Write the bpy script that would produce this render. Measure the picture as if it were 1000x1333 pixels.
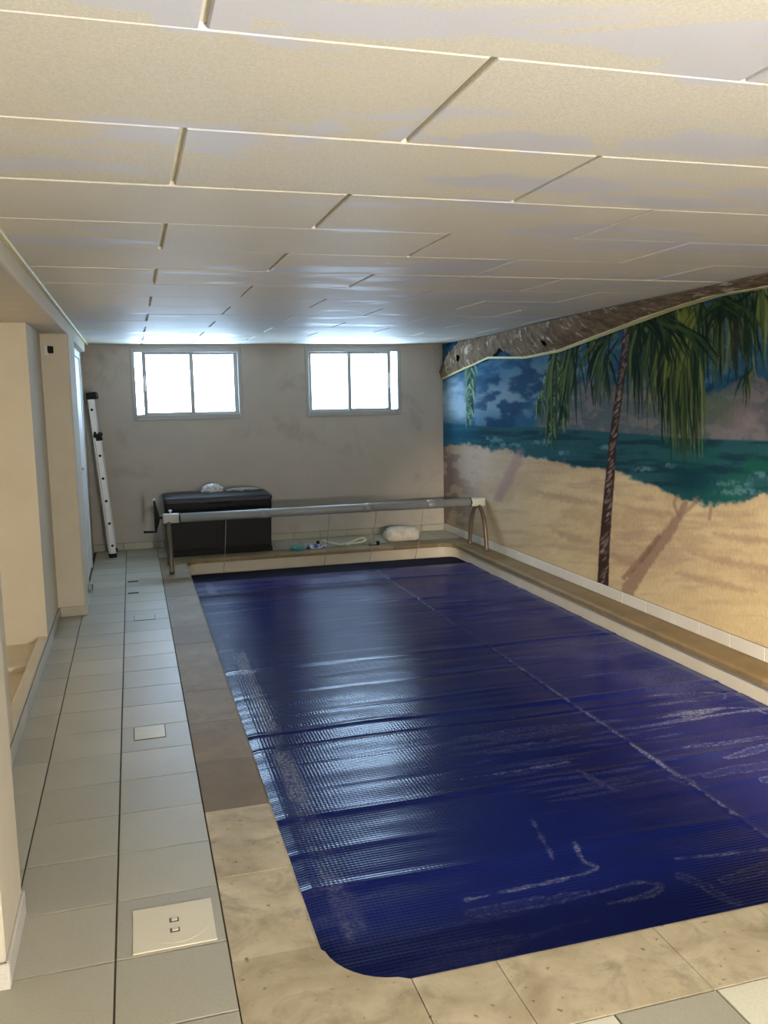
import bpy, bmesh, math, random
import numpy as np
from mathutils import Vector, Matrix, noise as mnoise

random.seed(7)
rng = np.random.default_rng(11)
scn = bpy.context.scene
for o in list(bpy.data.objects):
    bpy.data.objects.remove(o, do_unlink=True)
C = scn.collection

# ------------------------------------------------------------------ camera
F_PX, CX, CY, CAM_H = 1125.0, 500.0, 666.5, 1.55
_vy = np.array([170 - CX, 522 - CY, F_PX]); _vy /= np.linalg.norm(_vy)
_vx = np.array([4450 - CX, 445 - CY, F_PX]); _vx -= _vx.dot(_vy) * _vy; _vx /= np.linalg.norm(_vx)
_vz = np.cross(_vx, _vy)
RC = np.array([_vx, _vy, _vz])            # world = RC @ cam (x right, y down, z forward)
cam_d = bpy.data.cameras.new('camera'); cam = bpy.data.objects.new('camera', cam_d); C.objects.link(cam)
cam_d.sensor_fit = 'VERTICAL'; cam_d.sensor_height = 36.0; cam_d.lens = F_PX / 1333.0 * 36.0
cam_d.clip_start = 0.02
M4 = Matrix.Identity(4)
for r in range(3):
    M4[r][0] = RC[r][0]; M4[r][1] = -RC[r][1]; M4[r][2] = -RC[r][2]
M4[2][3] = CAM_H
cam.matrix_world = M4
scn.camera = cam

def at(px, py, z=None, x=None, y=None):
    d = RC @ np.array([px - CX, py - CY, F_PX])
    t = (z - CAM_H) / d[2] if z is not None else (x / d[0] if x is not None else y / d[1])
    return np.array([0, 0, CAM_H]) + t * d

# ------------------------------------------------------------------ world, exposure, light
w = bpy.data.worlds.new('world'); scn.world = w; w.use_nodes = True
bg = w.node_tree.nodes['Background']
bg.inputs[0].default_value = (0.53, 0.74, 1.0, 1); bg.inputs[1].default_value = 30.0
vs = scn.view_settings
vs.view_transform = 'Standard'; vs.look = 'None'; vs.gamma = 1.0; vs.use_curve_mapping = False
vs.exposure = 0.15
REAR_LAMP_W = 420.0
ADDED_SPOT_W = 2700.0
NICHE_LAMP_W = 22.0
LAMP_COL = (1.0, 0.975, 0.94)

# room numbers (metres)
XR, YB, ZC = 3.42, 9.35, 2.125
XL, XP, XF = -0.585, -0.40, -0.45          # left wall plane, pillar / beam plane, far-left wall plane
YR = -1.1                                  # rear wall
PX0, PX1, PY0, PY1 = 0.44, 3.20, 2.05, 8.50   # coping inner edges
CX0, CX1, CY0, CY1 = 0.185, 3.42, 1.756, 8.76  # coping outer edges
ZS = 2.03                                  # soffit of the left beam
WINS = [(0.02, 1.15, 1), (1.835, 2.92, -1)]
WZ0, WZ1 = 1.345, 2.095

for (a, b, _) in WINS:                     # portals guide the sky light through the two openings
    ld = bpy.data.lights.new('window_portal', 'AREA'); ld.shape = 'RECTANGLE'
    ld.size = b - a; ld.size_y = WZ1 - WZ0; ld.cycles.is_portal = True
    lo = bpy.data.objects.new('window_portal', ld); C.objects.link(lo)
    lo.location = ((a + b) / 2, YB + 0.24, (WZ0 + WZ1) / 2); lo.rotation_euler = (math.radians(-90), 0, 0)

# ------------------------------------------------------------------ helpers
def lin(c):
    return tuple((v / 12.92 if v <= 0.04045 else ((v + 0.055) / 1.055) ** 2.4) for v in c)
def L8(r, g, b):
    return lin((r / 255, g / 255, b / 255))

def mesh(name, bm_or, mat=None, parent=None, smooth=False):
    if isinstance(bm_or, bmesh.types.BMesh):
        me = bpy.data.meshes.new(name); bm_or.normal_update(); bm_or.to_mesh(me); bm_or.free()
    else:
        me = bm_or
    if mat is not None and not me.materials:
        me.materials.append(mat)
    if smooth:
        me.polygons.foreach_set('use_smooth', [True] * len(me.polygons))
    o = bpy.data.objects.new(name, me); C.objects.link(o)
    if parent is not None:
        o.parent = parent
    return o
def empty(name, loc=(0, 0, 0), rot=(0, 0, 0)):
    o = bpy.data.objects.new(name, None); C.objects.link(o); o.location = loc; o.rotation_euler = rot
    o.empty_display_size = 0.05
    return o
def tag(o, label, cat, group=None, kind=None):
    o['label'] = label; o['category'] = cat
    if group: o['group'] = group
    if kind: o['kind'] = kind
    return o

def add_box(bm, x0, x1, y0, y1, z0, z1, bev=0.0, seg=1):
    vs_ = [bm.verts.new((x, y, z)) for z in (z0, z1) for y in (y0, y1) for x in (x0, x1)]
    idx = [(0, 2, 3, 1), (4, 5, 7, 6), (0, 1, 5, 4), (2, 6, 7, 3), (0, 4, 6, 2), (1, 3, 7, 5)]
    fs = [bm.faces.new([vs_[i] for i in f]) for f in idx]
    if bev > 0:
        es = list({e for f in fs for e in f.edges})
        bmesh.ops.bevel(bm, geom=es, offset=bev, segments=seg, profile=0.5, affect='EDGES')
    return bm
def box(name, x0, x1, y0, y1, z0, z1, mat, parent=None, bev=0.0, seg=1, smooth=False):
    return mesh(name, add_box(bmesh.new(), x0, x1, y0, y1, z0, z1, bev, seg), mat, parent, smooth)

def add_tube(bm, pts, r, n=10, cap=True):
    pts = [Vector(p) for p in pts]
    rs = r if isinstance(r, (list, tuple)) else [r] * len(pts)
    rings = []
    up = Vector((0, 0, 1))
    t0 = (pts[1] - pts[0]).normalized()
    if abs(t0.dot(up)) > 0.95: up = Vector((0, 1, 0))
    nrm = (up - t0 * up.dot(t0)).normalized()
    for i, p in enumerate(pts):
        a = pts[max(0, i - 1)]; b = pts[min(len(pts) - 1, i + 1)]
        t = (b - a).normalized()
        nrm = (nrm - t * nrm.dot(t)).normalized()
        bi = t.cross(nrm)
        rings.append([bm.verts.new(p + (nrm * math.cos(2 * math.pi * k / n) + bi * math.sin(2 * math.pi * k / n)) * rs[i]) for k in range(n)])
    for i in range(len(rings) - 1):
        for k in range(n):
            bm.faces.new([rings[i][k], rings[i][(k + 1) % n], rings[i + 1][(k + 1) % n], rings[i + 1][k]])
    if cap:
        bm.faces.new(list(reversed(rings[0]))); bm.faces.new(rings[-1])
    return bm
def tube(name, pts, r, mat, parent=None, n=10):
    return mesh(name, add_tube(bmesh.new(), pts, r, n), mat, parent, True)
def smooth_path(pts, k=6):
    P = [Vector(p) for p in pts]; P = [P[0]] + P + [P[-1]]; out = []
    for i in range(1, len(P) - 2):
        for j in range(k):
            t = j / k
            a, b, c, d = P[i - 1], P[i], P[i + 1], P[i + 2]
            out.append(0.5 * ((2 * b) + (c - a) * t + (2 * a - 5 * b + 4 * c - d) * t * t + (3 * b - a - 3 * c + d) * t ** 3))
    out.append(P[-2]); return out
def add_prism(bm, poly, z0, z1, bev=0.0, seg=2):
    bot = [bm.verts.new((x, y, z0)) for x, y in poly]; top = [bm.verts.new((x, y, z1)) for x, y in poly]
    n = len(poly)
    bm.faces.new(list(reversed(bot))); tf = bm.faces.new(top)
    for i in range(n):
        bm.faces.new([bot[i], bot[(i + 1) % n], top[(i + 1) % n], top[i]])
    if bev > 0:
        bmesh.ops.bevel(bm, geom=list(tf.edges), offset=bev, segments=seg, profile=0.6, affect='EDGES')
    return bm
def grid_mesh(name, Xs, Ys, Zs):
    """structured grid of arrays (n, m) -> mesh"""
    n, m = Xs.shape
    co = np.stack([Xs, Ys, Zs], -1).reshape(-1, 3).astype(np.float32)
    i = np.arange(n * m).reshape(n, m)
    q = np.stack([i[:-1, :-1], i[1:, :-1], i[1:, 1:], i[:-1, 1:]], -1).reshape(-1, 4).astype(np.int32)
    me = bpy.data.meshes.new(name)
    me.vertices.add(len(co)); me.vertices.foreach_set('co', co.ravel())
    me.loops.add(q.size); me.loops.foreach_set('vertex_index', q.ravel())
    me.polygons.add(len(q)); me.polygons.foreach_set('loop_start', np.arange(0, q.size, 4, dtype=np.int32))
    me.update(calc_edges=True)
    return me
def set_color(me, name, rgb):
    a = me.color_attributes.new(name, 'FLOAT_COLOR', 'POINT')
    buf = np.ones((len(me.vertices), 4), np.float32); buf[:, :3] = rgb.reshape(-1, 3)
    a.data.foreach_set('color', buf.ravel())

# ------------------------------------------------------------------ materials
class NT:
    def __init__(s, name):
        s.m = bpy.data.materials.new(name); s.m.use_nodes = True
        s.t = s.m.node_tree; s.b = s.t.nodes['Principled BSDF']; s.out = s.t.nodes['Material Output']
    def n(s, t, **k):
        nd = s.t.nodes.new(t)
        for a, v in k.items(): setattr(nd, a, v)
        return nd
    def l(s, a, b): s.t.links.new(a, b)
    def coords(s, scale=(1, 1, 1), kind='pos'):
        mp = s.n('ShaderNodeMapping'); mp.inputs['Scale'].default_value = scale
        if kind == 'pos': s.l(s.n('ShaderNodeNewGeometry').outputs['Position'], mp.inputs[0])
        else: s.l(s.n('ShaderNodeTexCoord').outputs['Object'], mp.inputs[0])
        return mp.outputs[0]
    def noise(s, scale, detail=4, rough=0.55, vec=None, dist=0.0):
        nd = s.n('ShaderNodeTexNoise'); nd.inputs['Scale'].default_value = scale
        nd.inputs['Detail'].default_value = detail; nd.inputs['Roughness'].default_value = rough
        nd.inputs['Distortion'].default_value = dist
        s.l(vec if vec is not None else s.coords(), nd.inputs['Vector'])
        return nd.outputs['Fac']
    def ramp(s, fac, stops):
        r = s.n('ShaderNodeValToRGB'); e = r.color_ramp.elements
        while len(e) < len(stops): e.new(0.5)
        for el, (p, c) in zip(e, stops):
            el.position = p; el.color = (*c, 1) if len(c) == 3 else c
        s.l(fac, r.inputs[0]); return r.outputs[0]
    def mix(s, fac, a, b, mode='MIX'):
        nd = s.n('ShaderNodeMix', data_type='RGBA', blend_type=mode)
        for i, v in ((0, fac), (6, a), (7, b)):
            if isinstance(v, (int, float)): nd.inputs[i].default_value = v
            elif isinstance(v, tuple): nd.inputs[i].default_value = (*v[:3], 1)
            else: s.l(v, nd.inputs[i])
        return nd.outputs[2]
    def math(s, op, a, b=None, c=None):
        nd = s.n('ShaderNodeMath', operation=op)
        for i, v in enumerate((a, b, c)):
            if v is None: continue
            if isinstance(v, (int, float)): nd.inputs[i].default_value = v
            else: s.l(v, nd.inputs[i])
        return nd.outputs[0]
    def bump(s, h, strength, dist):
        b = s.n('ShaderNodeBump'); b.inputs['Strength'].default_value = strength; b.inputs['Distance'].default_value = dist
        s.l(h, b.inputs['Height']); s.l(b.outputs[0], s.b.inputs['Normal'])
    def fin(s, col=None, rough=0.6, metal=0.0, spec=0.5):
        if col is not None:
            if isinstance(col, tuple): s.b.inputs['Base Color'].default_value = (*col[:3], 1)
            else: s.l(col, s.b.inputs['Base Color'])
        s.b.inputs['Roughness'].default_value = rough if isinstance(rough, (int, float)) else 0.5
        if not isinstance(rough, (int, float)): s.l(rough, s.b.inputs['Roughness'])
        s.b.inputs['Metallic'].default_value = metal
        s.b.inputs['Specular IOR Level'].default_value = spec
        return s.m
B01 = lambda a, b: [(a, (0, 0, 0)), (b, (1, 1, 1))]

def m_plain(name, c, rough=0.5, metal=0.0, var=0.12, scale=14, bump=0.0, spec=0.5):
    t = NT(name); n = t.noise(scale, 4)
    col = t.mix(n, tuple(v * (1 - var) for v in c), tuple(min(1, v * (1 + var)) for v in c))
    if bump > 0: t.bump(t.noise(scale * 5, 3), 0.4, bump)
    return t.fin(col, rough, metal, spec)
def m_plaster(name, c, stain, s_lo=0.55, s_hi=0.75, rough=0.85, sscale=1.6, amt=0.8, bump=0.002):
    t = NT(name); n = t.noise(5, 5)
    col = t.mix(n, tuple(v * 0.9 for v in c), tuple(min(1, v * 1.08) for v in c))
    s1 = t.ramp(t.noise(sscale, 7, 0.62, dist=0.6), B01(s_lo, s_hi))
    col = t.mix(t.math('MULTIPLY', s1, amt), col, stain)
    t.bump(t.noise(60, 4), 0.35, bump)
    return t.fin(col, rough, spec=0.1)

def m_tile(name, c, var=0.16):
    t = NT(name); oi = t.n('ShaderNodeObjectInfo')
    r = t.ramp(oi.outputs['Random'], [(0.0, tuple(v * (1 - var) for v in c)), (0.5, c), (1.0, tuple(min(1, v * (1 + var)) for v in c))])
    n = t.noise(2.2, 6, 0.6)
    col = t.mix(t.ramp(n, B01(0.3, 0.8)), r, (c[0] * 0.90, c[1] * 0.88, c[2] * 0.82))
    sp = t.ramp(t.noise(150, 2), B01(0.45, 0.6))
    col = t.mix(t.math('MULTIPLY', sp, 0.10), col, (0.1, 0.1, 0.08))
    rg = t.math('ADD', t.math('MULTIPLY', t.noise(9, 4), 0.12), 0.38)
    t.bump(t.noise(40, 3), 0.12, 0.001)
    return t.fin(col, rg, spec=0.45)
MT_TILE = m_tile('floor_tile_glaze', L8(172, 168, 152))
MT_TILE_PALE = m_tile('floor_tile_pale_glaze', L8(224, 220, 200), 0.05)
MT_GROUT = m_plain('grout', L8(84, 76, 60), 0.9, var=0.3, scale=9)
MT_SKIRT = m_tile('skirting_tile_glaze', L8(205, 200, 192), 0.06)

def m_stone(name):
    t = NT(name)
    at_ = t.n('ShaderNodeAttribute', attribute_type='OBJECT', attribute_name='grime')
    n = t.noise(4.5, 7, 0.62, dist=0.4)
    tan = t.mix(t.ramp(n, B01(.3, .7)), L8(156, 142, 114), L8(208, 196, 168))
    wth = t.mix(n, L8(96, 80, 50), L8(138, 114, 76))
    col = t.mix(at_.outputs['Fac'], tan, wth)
    s = t.ramp(t.noise(4.6, 8, 0.7, dist=0.8), B01(0.50, 0.70))
    col = t.mix(t.math('MULTIPLY', s, 0.62), col, L8(100, 90, 68))
    pit = t.ramp(t.noise(38, 3, 0.5), B01(0.66, 0.74))
    col = t.mix(t.math('MULTIPLY', pit, 0.7), col, L8(70, 60, 46))
    t.bump(t.noise(22, 6), 0.4, 0.004)
    return t.fin(col, 0.62, spec=0.35)
MT_STONE = m_stone('coping_stone_travertine')

def m_ceiling():
    t = NT('ceiling_panel_board'); oi = t.n('ShaderNodeObjectInfo')
    base = t.ramp(oi.outputs['Random'], [(0, L8(212, 208, 195)), (0.5, L8(219, 216, 204)), (1, L8(213, 208, 194))])
    gr = t.noise(170, 3, 0.6)
    base = t.mix(t.ramp(gr, B01(0.3, 0.75)), base, L8(194, 187, 168))
    big = t.noise(1.1, 5, 0.6)
    base = t.mix(t.math('MULTIPLY', t.ramp(big, B01(0.45, 0.7)), 0.45), base, L8(214, 203, 176))
    v = t.coords((0.75, 2.6, 1))
    p = t.ramp(t.noise(1.25, 6, 0.6, vec=v, dist=0.5), [(0.565, (0, 0, 0)), (0.60, (1, 1, 1))])
    # worn pale patches along some of the joints, each with its own place and size
    wob = t.noise(9, 5, 0.6)
    for (pu, pv, ra, rb) in [(690, 186, .22, .07), (930, 190, .22, .10), (700, 240, .30, .10), (860, 262, .34, .07), (720, 301, .24, .06), (878, 304, .12, .05), (975, 82, .20, .10), (262, 22, .07, .09), (305, 30, .03, .05), (530, 172, .05, .07), (620, 345, .35, .09), (470, 300, .20, .04)]:
        c_ = at(pu, pv, z=ZC)
        mp_ = t.n('ShaderNodeMapping', vector_type='POINT'); t.l(t.n('ShaderNodeNewGeometry').outputs['Position'], mp_.inputs[0])
        mp_.inputs['Scale'].default_value = (1 / ra, 1 / rb, 0); mp_.inputs['Location'].default_value = (-c_[0] / ra, -c_[1] / rb, 0)
        ln_ = t.n('ShaderNodeVectorMath', operation='LENGTH'); t.l(mp_.outputs[0], ln_.inputs[0])
        d_ = t.math('ADD', ln_.outputs['Value'], t.math('MULTIPLY_ADD', wob, 2.2, -1.1))
        p = t.math('MAXIMUM', p, t.ramp(d_, [(0.82, (1, 1, 1)), (1.0, (0, 0, 0))]))
    col = t.mix(t.math('MULTIPLY', p, 0.8), base, L8(198, 199, 208))
    t.bump(gr, 0.25, 0.002)
    rg = t.mix(p, (0.62, 0.62, 0.62), (0.5, 0.5, 0.5))
    return t.fin(col, rg, spec=0.4)
MT_CEIL = m_ceiling()
MT_CEILBACK = m_plain('ceiling_batten', L8(230, 223, 200), 0.8)
MT_WALL_BACK = m_plaster('back_wall_plaster', L8(178, 170, 159), L8(118, 106, 90), 0.56, 0.80, sscale=2.3, amt=0.5)
MT_WALL = m_plaster('cream_plaster', L8(201, 192, 172), L8(178, 167, 144), 0.5, 0.75, sscale=1.0, amt=0.5)
MT_WHITE = m_plain('white_paint', L8(214, 212, 208), 0.45, var=0.05)
MT_ALU = m_plain('window_aluminium', L8(156, 155, 151), 0.5, 0.0, var=0.08)
MT_DARKRUB = m_plain('dark_rubber', L8(34, 32, 34), 0.6)
MT_LINER = m_plain('pool_liner', L8(196, 187, 168), 0.5, var=0.12, scale=6)

def m_glass():
    t = NT('window_glass')
    tr = t.n('ShaderNodeBsdfTransparent'); gl = t.n('ShaderNodeBsdfGlossy'); gl.inputs['Roughness'].default_value = 0.02
    tr.inputs[0].default_value = (0.93, 0.95, 0.96, 1)
    mx = t.n('ShaderNodeMixShader'); mx.inputs[0].default_value = 0.06
    n = t.noise(12, 2); t.l(t.math('MULTIPLY_ADD', n, 0.04, 0.04), mx.inputs[0])
    t.l(tr.outputs[0], mx.inputs[1]); t.l(gl.outputs[0], mx.inputs[2]); t.l(mx.outputs[0], t.out.inputs[0])
    return t.m
MT_GLASS = m_glass()

# ================================================================== STRUCTURE
# ---- floor slab with tiles
bm = bmesh.new()
for (x0, x1, y0, y1) in [(-2.6, CX0 + .05, YR, YB), (CX0 + .05, XR, YR, CY0 + .05), (CX0 + .05, XR, CY1 - .05, YB)]:
    add_box(bm, x0, x1, y0, y1, -0.12, -0.005)
floor = tag(mesh('floor', bm, MT_GROUT), 'pale grey square floor tiles beside the pool', 'floor', kind='structure')
_tile_cache = {}
def tile(x0, x1, y0, y1, mat=MT_TILE, g=0.0030):
    w_, h_ = round(x1 - x0 - 2 * g, 3), round(y1 - y0 - 2 * g, 3)
    if w_ < 0.02 or h_ < 0.02: return
    key = (w_, h_, mat.name)
    if key not in _tile_cache:
        b = add_box(bmesh.new(), -w_ / 2, w_ / 2, -h_ / 2, h_ / 2, -0.012, 0.0)
        top = [e for e in b.edges if all(v.co.z > -0.001 for v in e.verts)]
        bmesh.ops.bevel(b, geom=top, offset=0.0009, segments=1, affect='EDGES')
        me = bpy.data.meshes.new('tile'); b.to_mesh(me); b.free(); me.materials.append(mat); _tile_cache[key] = me
    o = bpy.data.objects.new('tile', _tile_cache[key]); C.objects.link(o); o.parent = floor
    o.location = ((x0 + x1) / 2, (y0 + y1) / 2, random.uniform(-0.0004, 0.0003))
    return o
rows = []
y = 2.355 - 0.30 * 5
while y < YB - 0.02:
    rows.append((y, min(y + 0.30, YB))); y += 0.30
for (a, b) in rows:
    tile(-0.125, CX0, a, b); tile(-0.425, -0.125, a, b)
    if a < 2.3:
        tile(-0.725, -0.425, a, b); tile(-1.025, -0.725, a, b)
    elif a < 6.5: tile(XL + 0.005, -0.425, a, b)
for (a, b) in rows:
    if a > CY0 - 0.1: break
    x = CX0
    k = 0
    while x < XR - 0.02:
        pale = (round((b - CY0) / 0.3) % 2 == 0 and k in (2, 4, 7)) or (round((b - CY0) / 0.3) % 2 != 0 and k in (3, 8))
        tile(x, min(x + 0.30, XR), a, min(b, CY0), MT_TILE_PALE if pale else MT_TILE); x += 0.30; k += 1
x = CX0
while x < XR - 0.02:
    tile(x, min(x + 0.30, XR), CY1, CY1 + 0.295); tile(x, min(x + 0.30, XR), CY1 + 0.295, YB); x += 0.30

# ---- pool basin, coping stones, water
bm = bmesh.new()
WX0, WX1, WY0, WY1 = PX0 - .03, PX1 + .03, PY0 - .03, PY1 + .03
for (x0, x1, y0, y1) in [(WX0 - .12, WX0, WY0 - .12, WY1 + .12), (WX1, WX1 + .12, WY0 - .12, WY1 + .12), (WX0, WX1, WY0 - .12, WY0), (WX0, WX1, WY1, WY1 + .12)]:
    add_box(bm, x0, x1, y0, y1, -1.4, -0.041)
add_box(bm, WX0, WX1, WY0, WY1, -1.45, -1.35)
for (cx_, cy_, sx, sy, r) in [(WX0, WY0, 1, 1, .2), (WX1, WY0, -1, 1, .2), (WX0, WY1, 1, -1, .15), (WX1, WY1, -1, -1, .18)]:
    arc = [(cx_ + sx * (r - r * math.cos(a)), cy_ + sy * (r - r * math.sin(a))) for a in [i * math.pi / 16 for i in range(9)]]
    poly = [(cx_ - sx * .01, cy_ - sy * .01), (cx_ - sx * .01, cy_ + sy * r)] + arc[::1] + [(cx_ + sx * r, cy_ - sy * .01)]
    area = sum(poly[i][0] * poly[(i + 1) % len(poly)][1] - poly[(i + 1) % len(poly)][0] * poly[i][1] for i in range(len(poly)))
    if area < 0: poly = poly[::-1]
    # arc goes from (cx, cy+r) to (cx+r, cy)
    add_prism(bm, poly, -1.35, -0.042)
pool = tag(mesh('pool_basin', bm, MT_LINER), 'sunken rectangular pool basin with cream wall band and stone coping', 'pool', kind='structure')

def pool_edge(x_, y_):
    """distance of a point from the rounded inner edge of the coping"""
    hx_, hy_ = (PX1 - PX0) / 2, (PY1 - PY0) / 2; cx_, cy_ = (PX0 + PX1) / 2, (PY0 + PY1) / 2
    r_ = RF if y_ < cy_ else RBK
    qx, qy = abs(x_ - cx_) - hx_ + r_, abs(y_ - cy_) - hy_ + r_
    return abs(math.hypot(max(qx, 0), max(qy, 0)) + min(max(qx, qy), 0) - r_)
RF, RBK = 0.20, 0.16
def coping(poly, grime):
    area = sum(poly[i][0] * poly[(i + 1) % len(poly)][1] - poly[(i + 1) % len(poly)][0] * poly[i][1] for i in range(len(poly)))
    if area < 0: poly = poly[::-1]
    b = add_prism(bmesh.new(), poly, -0.040, random.uniform(0.0, 0.0022))
    top = [e for e in b.edges if all(v_.co.z > -.01 for v_ in e.verts)]
    inner = [e for e in top if all(pool_edge(v_.co.x, v_.co.y) < .006 for v_ in e.verts)]
    bmesh.ops.bevel(b, geom=inner, offset=.020, segments=4, profile=0.5, affect='EDGES')
    o = mesh('coping_stone', b, MT_STONE, pool, False)
    o['grime'] = grime
    return o
G = 0.0012
def rect(x0, x1, y0, y1): return [(x0 + G, y0 + G), (x1 - G, y0 + G), (x1 - G, y1 - G), (x0 + G, y1 - G)]
def corner(cx_, cy_, ox, oy, sx, sy, r, grime):
    ax, ay = cx_ + sx * r, cy_ + sy * r
    arc = [(ax - sx * r * math.cos(a), ay - sy * r * math.sin(a)) for a in [i * math.pi / 2 / 10 for i in range(11)]]   # from (cx, ay) to (ax, cy)
    poly = [(ox, oy), (ox, ay - sy * G)] + [(arc[0][0], ay - sy * G)] + arc[1:-1] + [(ax - sx * G, cy_), (ax - sx * G, oy)]
    return coping(poly, grime)
corner(PX0, PY0, CX0 + G, CY0, 1, 1, RF, 0.28)
corner(PX1, PY0, CX1, CY0, -1, 1, RF, 0.1)
corner(PX0, PY1, CX0 + G, CY1, 1, -1, RBK, 0.8)
corner(PX1, PY1, CX1, CY1, -1, -1, RBK, 0.8)
def stones(a, b, step):
    n = max(1, round((b - a) / step)); return [(a + (b - a) * i / n, a + (b - a) * (i + 1) / n) for i in range(n)]
left_j = [PY0 + RF, 2.69, 3.165]
ys = [(left_j[0], left_j[1]), (left_j[1], left_j[2])] + stones(3.165, PY1 - RBK, 0.485)
for i, (a, b) in enumerate(ys):
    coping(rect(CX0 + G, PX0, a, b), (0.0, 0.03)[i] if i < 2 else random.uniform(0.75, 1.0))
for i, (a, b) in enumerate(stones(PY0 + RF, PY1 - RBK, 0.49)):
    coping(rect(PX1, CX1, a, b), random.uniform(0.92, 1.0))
fj = [PX0 + RF, 0.885, 1.38, 1.87, 2.36, PX1 - RF]
for i in range(len(fj) - 1):
    coping(rect(fj[i], fj[i + 1], CY0, PY0), [0.12, 0.08, 0.02, 0.05, 0.1][i])
for (a, b) in stones(PX0 + RBK, PX1 - RBK, 0.49):
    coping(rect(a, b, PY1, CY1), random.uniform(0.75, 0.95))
t = NT('pool_water'); t.bump(t.noise(7, 3), 0.15, 0.01)
MT_WATER = t.fin(t.mix(t.noise(3), (0.004, 0.008, 0.03), (0.006, 0.012, 0.045)), 0.08)
box('water', WX0, WX1, WY0, WY1, -0.24, -0.19, MT_WATER, pool)

# ---- ceiling of staggered panels
ceil = tag(box('ceiling', -2.6, XR + .1, YR, YB + .1, ZC + 0.012, ZC + 0.2, MT_CEILBACK), 'low ceiling of staggered beige boards with pale patches', 'ceiling', kind='structure')
_pc = {}
def cpanel(x0, x1, y0, y1):
    gx, gy = 0.007, 0.0016
    w_, h_ = round(x1 - x0 - 2 * gx, 3), round(y1 - y0 - 2 * gy, 3)
    key = (w_, h_)
    if key not in _pc:
        b = add_box(bmesh.new(), -w_ / 2, w_ / 2, -h_ / 2, h_ / 2, 0, 0.016)
        low = [e for e in b.edges if all(v.co.z < 0.001 for v in e.verts)]
        bmesh.ops.bevel(b, geom=low, offset=0.0028, segments=1, affect='EDGES')
        me = bpy.data.meshes.new('ceiling_panel'); b.to_mesh(me); b.free(); me.materials.append(MT_CEIL); _pc[key] = me
    o = bpy.data.objects.new('ceiling_panel', _pc[key]); C.objects.link(o); o.parent = ceil
    o.location = ((x0 + x1) / 2, (y0 + y1) / 2, ZC + random.uniform(-0.0015, 0.001))
    o.rotation_euler = (random.uniform(-.002, .002), random.uniform(-.0012, .0012), 0)
PITCH = 0.5175
r = -6
while True:
    y0 = 1.462 + PITCH * r
    if y0 > YB: break
    y1 = min(y0 + PITCH, YB)
    off = 0.635 if r % 2 == 0 else 0.14
    if y1 > YR + .2:
        y0c = max(y0, YR)
        js = [off + k * 1.0 for k in range(-2, 5)]
        js = [XP] + [j for j in js if XP + .05 < j < XR - .05] + [XR]
        if y1 - y0c > 0.05:
            for a, b in zip(js[:-1], js[1:]): cpanel(a, b, y0c, y1)
    r += 1

# ---- back wall with two window openings
bm = bmesh.new()
xs = [-2.6] + [v for (a, b, _) in WINS for v in (a + .01, b - .01)] + [XR + .15]
for i in range(0, len(xs) - 1):
    if i % 2 == 0: add_box(bm, xs[i], xs[i + 1], YB, YB + .25, -0.12, ZC + .1)
    else:
        add_box(bm, xs[i], xs[i + 1], YB, YB + .25, -0.12, WZ0 + .01); add_box(bm, xs[i], xs[i + 1], YB, YB + .25, WZ1 - .01, ZC + .1)
tag(mesh('wall_back', bm, MT_WALL_BACK), 'stained grey beige plaster end wall with two small windows', 'wall', kind='structure')
bb = tag(box('baseboard_back', XF, XR, YB - .006, YB, 0.0, .075, MT_GROUT), 'grey tile skirting along the end wall', 'skirting', kind='structure')
x = XF
while x < XR - .02:
    box('skirting_tile', x + .002, min(x + .30, XR) - .002, YB - .012, YB - .004, .002, .072, MT_TILE, bb, .002); x += .30

# ---- windows
def window(name, a, b, side, label):
    wt = empty(name, ((a + b) / 2, YB, WZ0)); cx_ = (a + b) / 2; hw = (b - a) / 2
    fw = 0.04
    def bx(n, x0, x1, y0, y1, z0, z1, mat, par, bev=.004):
        if side < 0: x0, x1 = -x1, -x0
        return box(n, x0, x1, y0, y1, z0, z1, mat, par, bev)
    H = WZ1 - WZ0
    bm_ = bmesh.new()
    add_box(bm_, -hw, -hw + fw, -.008, .085, 0, H, .004); add_box(bm_, hw - fw, hw, -.008, .085, 0, H, .004)
    add_box(bm_, -hw + fw, hw - fw, -.008, .085, 0, fw + .012, .004); add_box(bm_, -hw + fw, hw - fw, -.008, .085, H - fw - .012, H, .004)
    mesh('frame', bm_, MT_ALU, wt)
    # sliding sash (in front, pushed a little open) and the other sash behind it
    for (x0, x1, y0, nm) in ((-hw + .112, 0.066, .008, 'sash'), (0.026, hw - fw, .046, 'sash')):
        s = bmesh.new(); y1 = y0 + .028; z0, z1 = fw + .012, H - fw - .012; sw = .04
        X = lambda p, q: (p, q) if side > 0 else (-q, -p)
        for (p, q) in ((x0, x0 + sw), (x1 - sw, x1)):
            p2, q2 = X(p, q); add_box(s, p2, q2, y0, y1, z0, z1, .003)
        p2, q2 = X(x0 + sw, x1 - sw)
        add_box(s, p2, q2, y0, y1, z0, z0 + .028, .003); add_box(s, p2, q2, y0, y1, z1 - .022, z1, .003)
        so = mesh(nm, s, MT_ALU, wt)
        bx('pane', x0 + sw - .004, x1 - sw + .004, y0 + .011, y0 + .016, z0 + .024, z1 - .018, MT_GLASS, so, 0)
        if y0 < .02:
            bx('latch', x0 + .012, x0 + .028, y0 - .012, y0 + .001, H * .40, H * .62, MT_WHITE, so, .003)
    bx('track', -hw + fw, hw - fw, -.002, .006, fw + .010, fw + .024, MT_ALU, wt, .001)
    return tag(wt, label, 'window', kind='structure')
window('window_1', *WINS[0], 'grey aluminium sliding window above the black storage box')
window('window_2', *WINS[1], 'grey aluminium sliding window nearest the painted beach wall')

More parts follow.
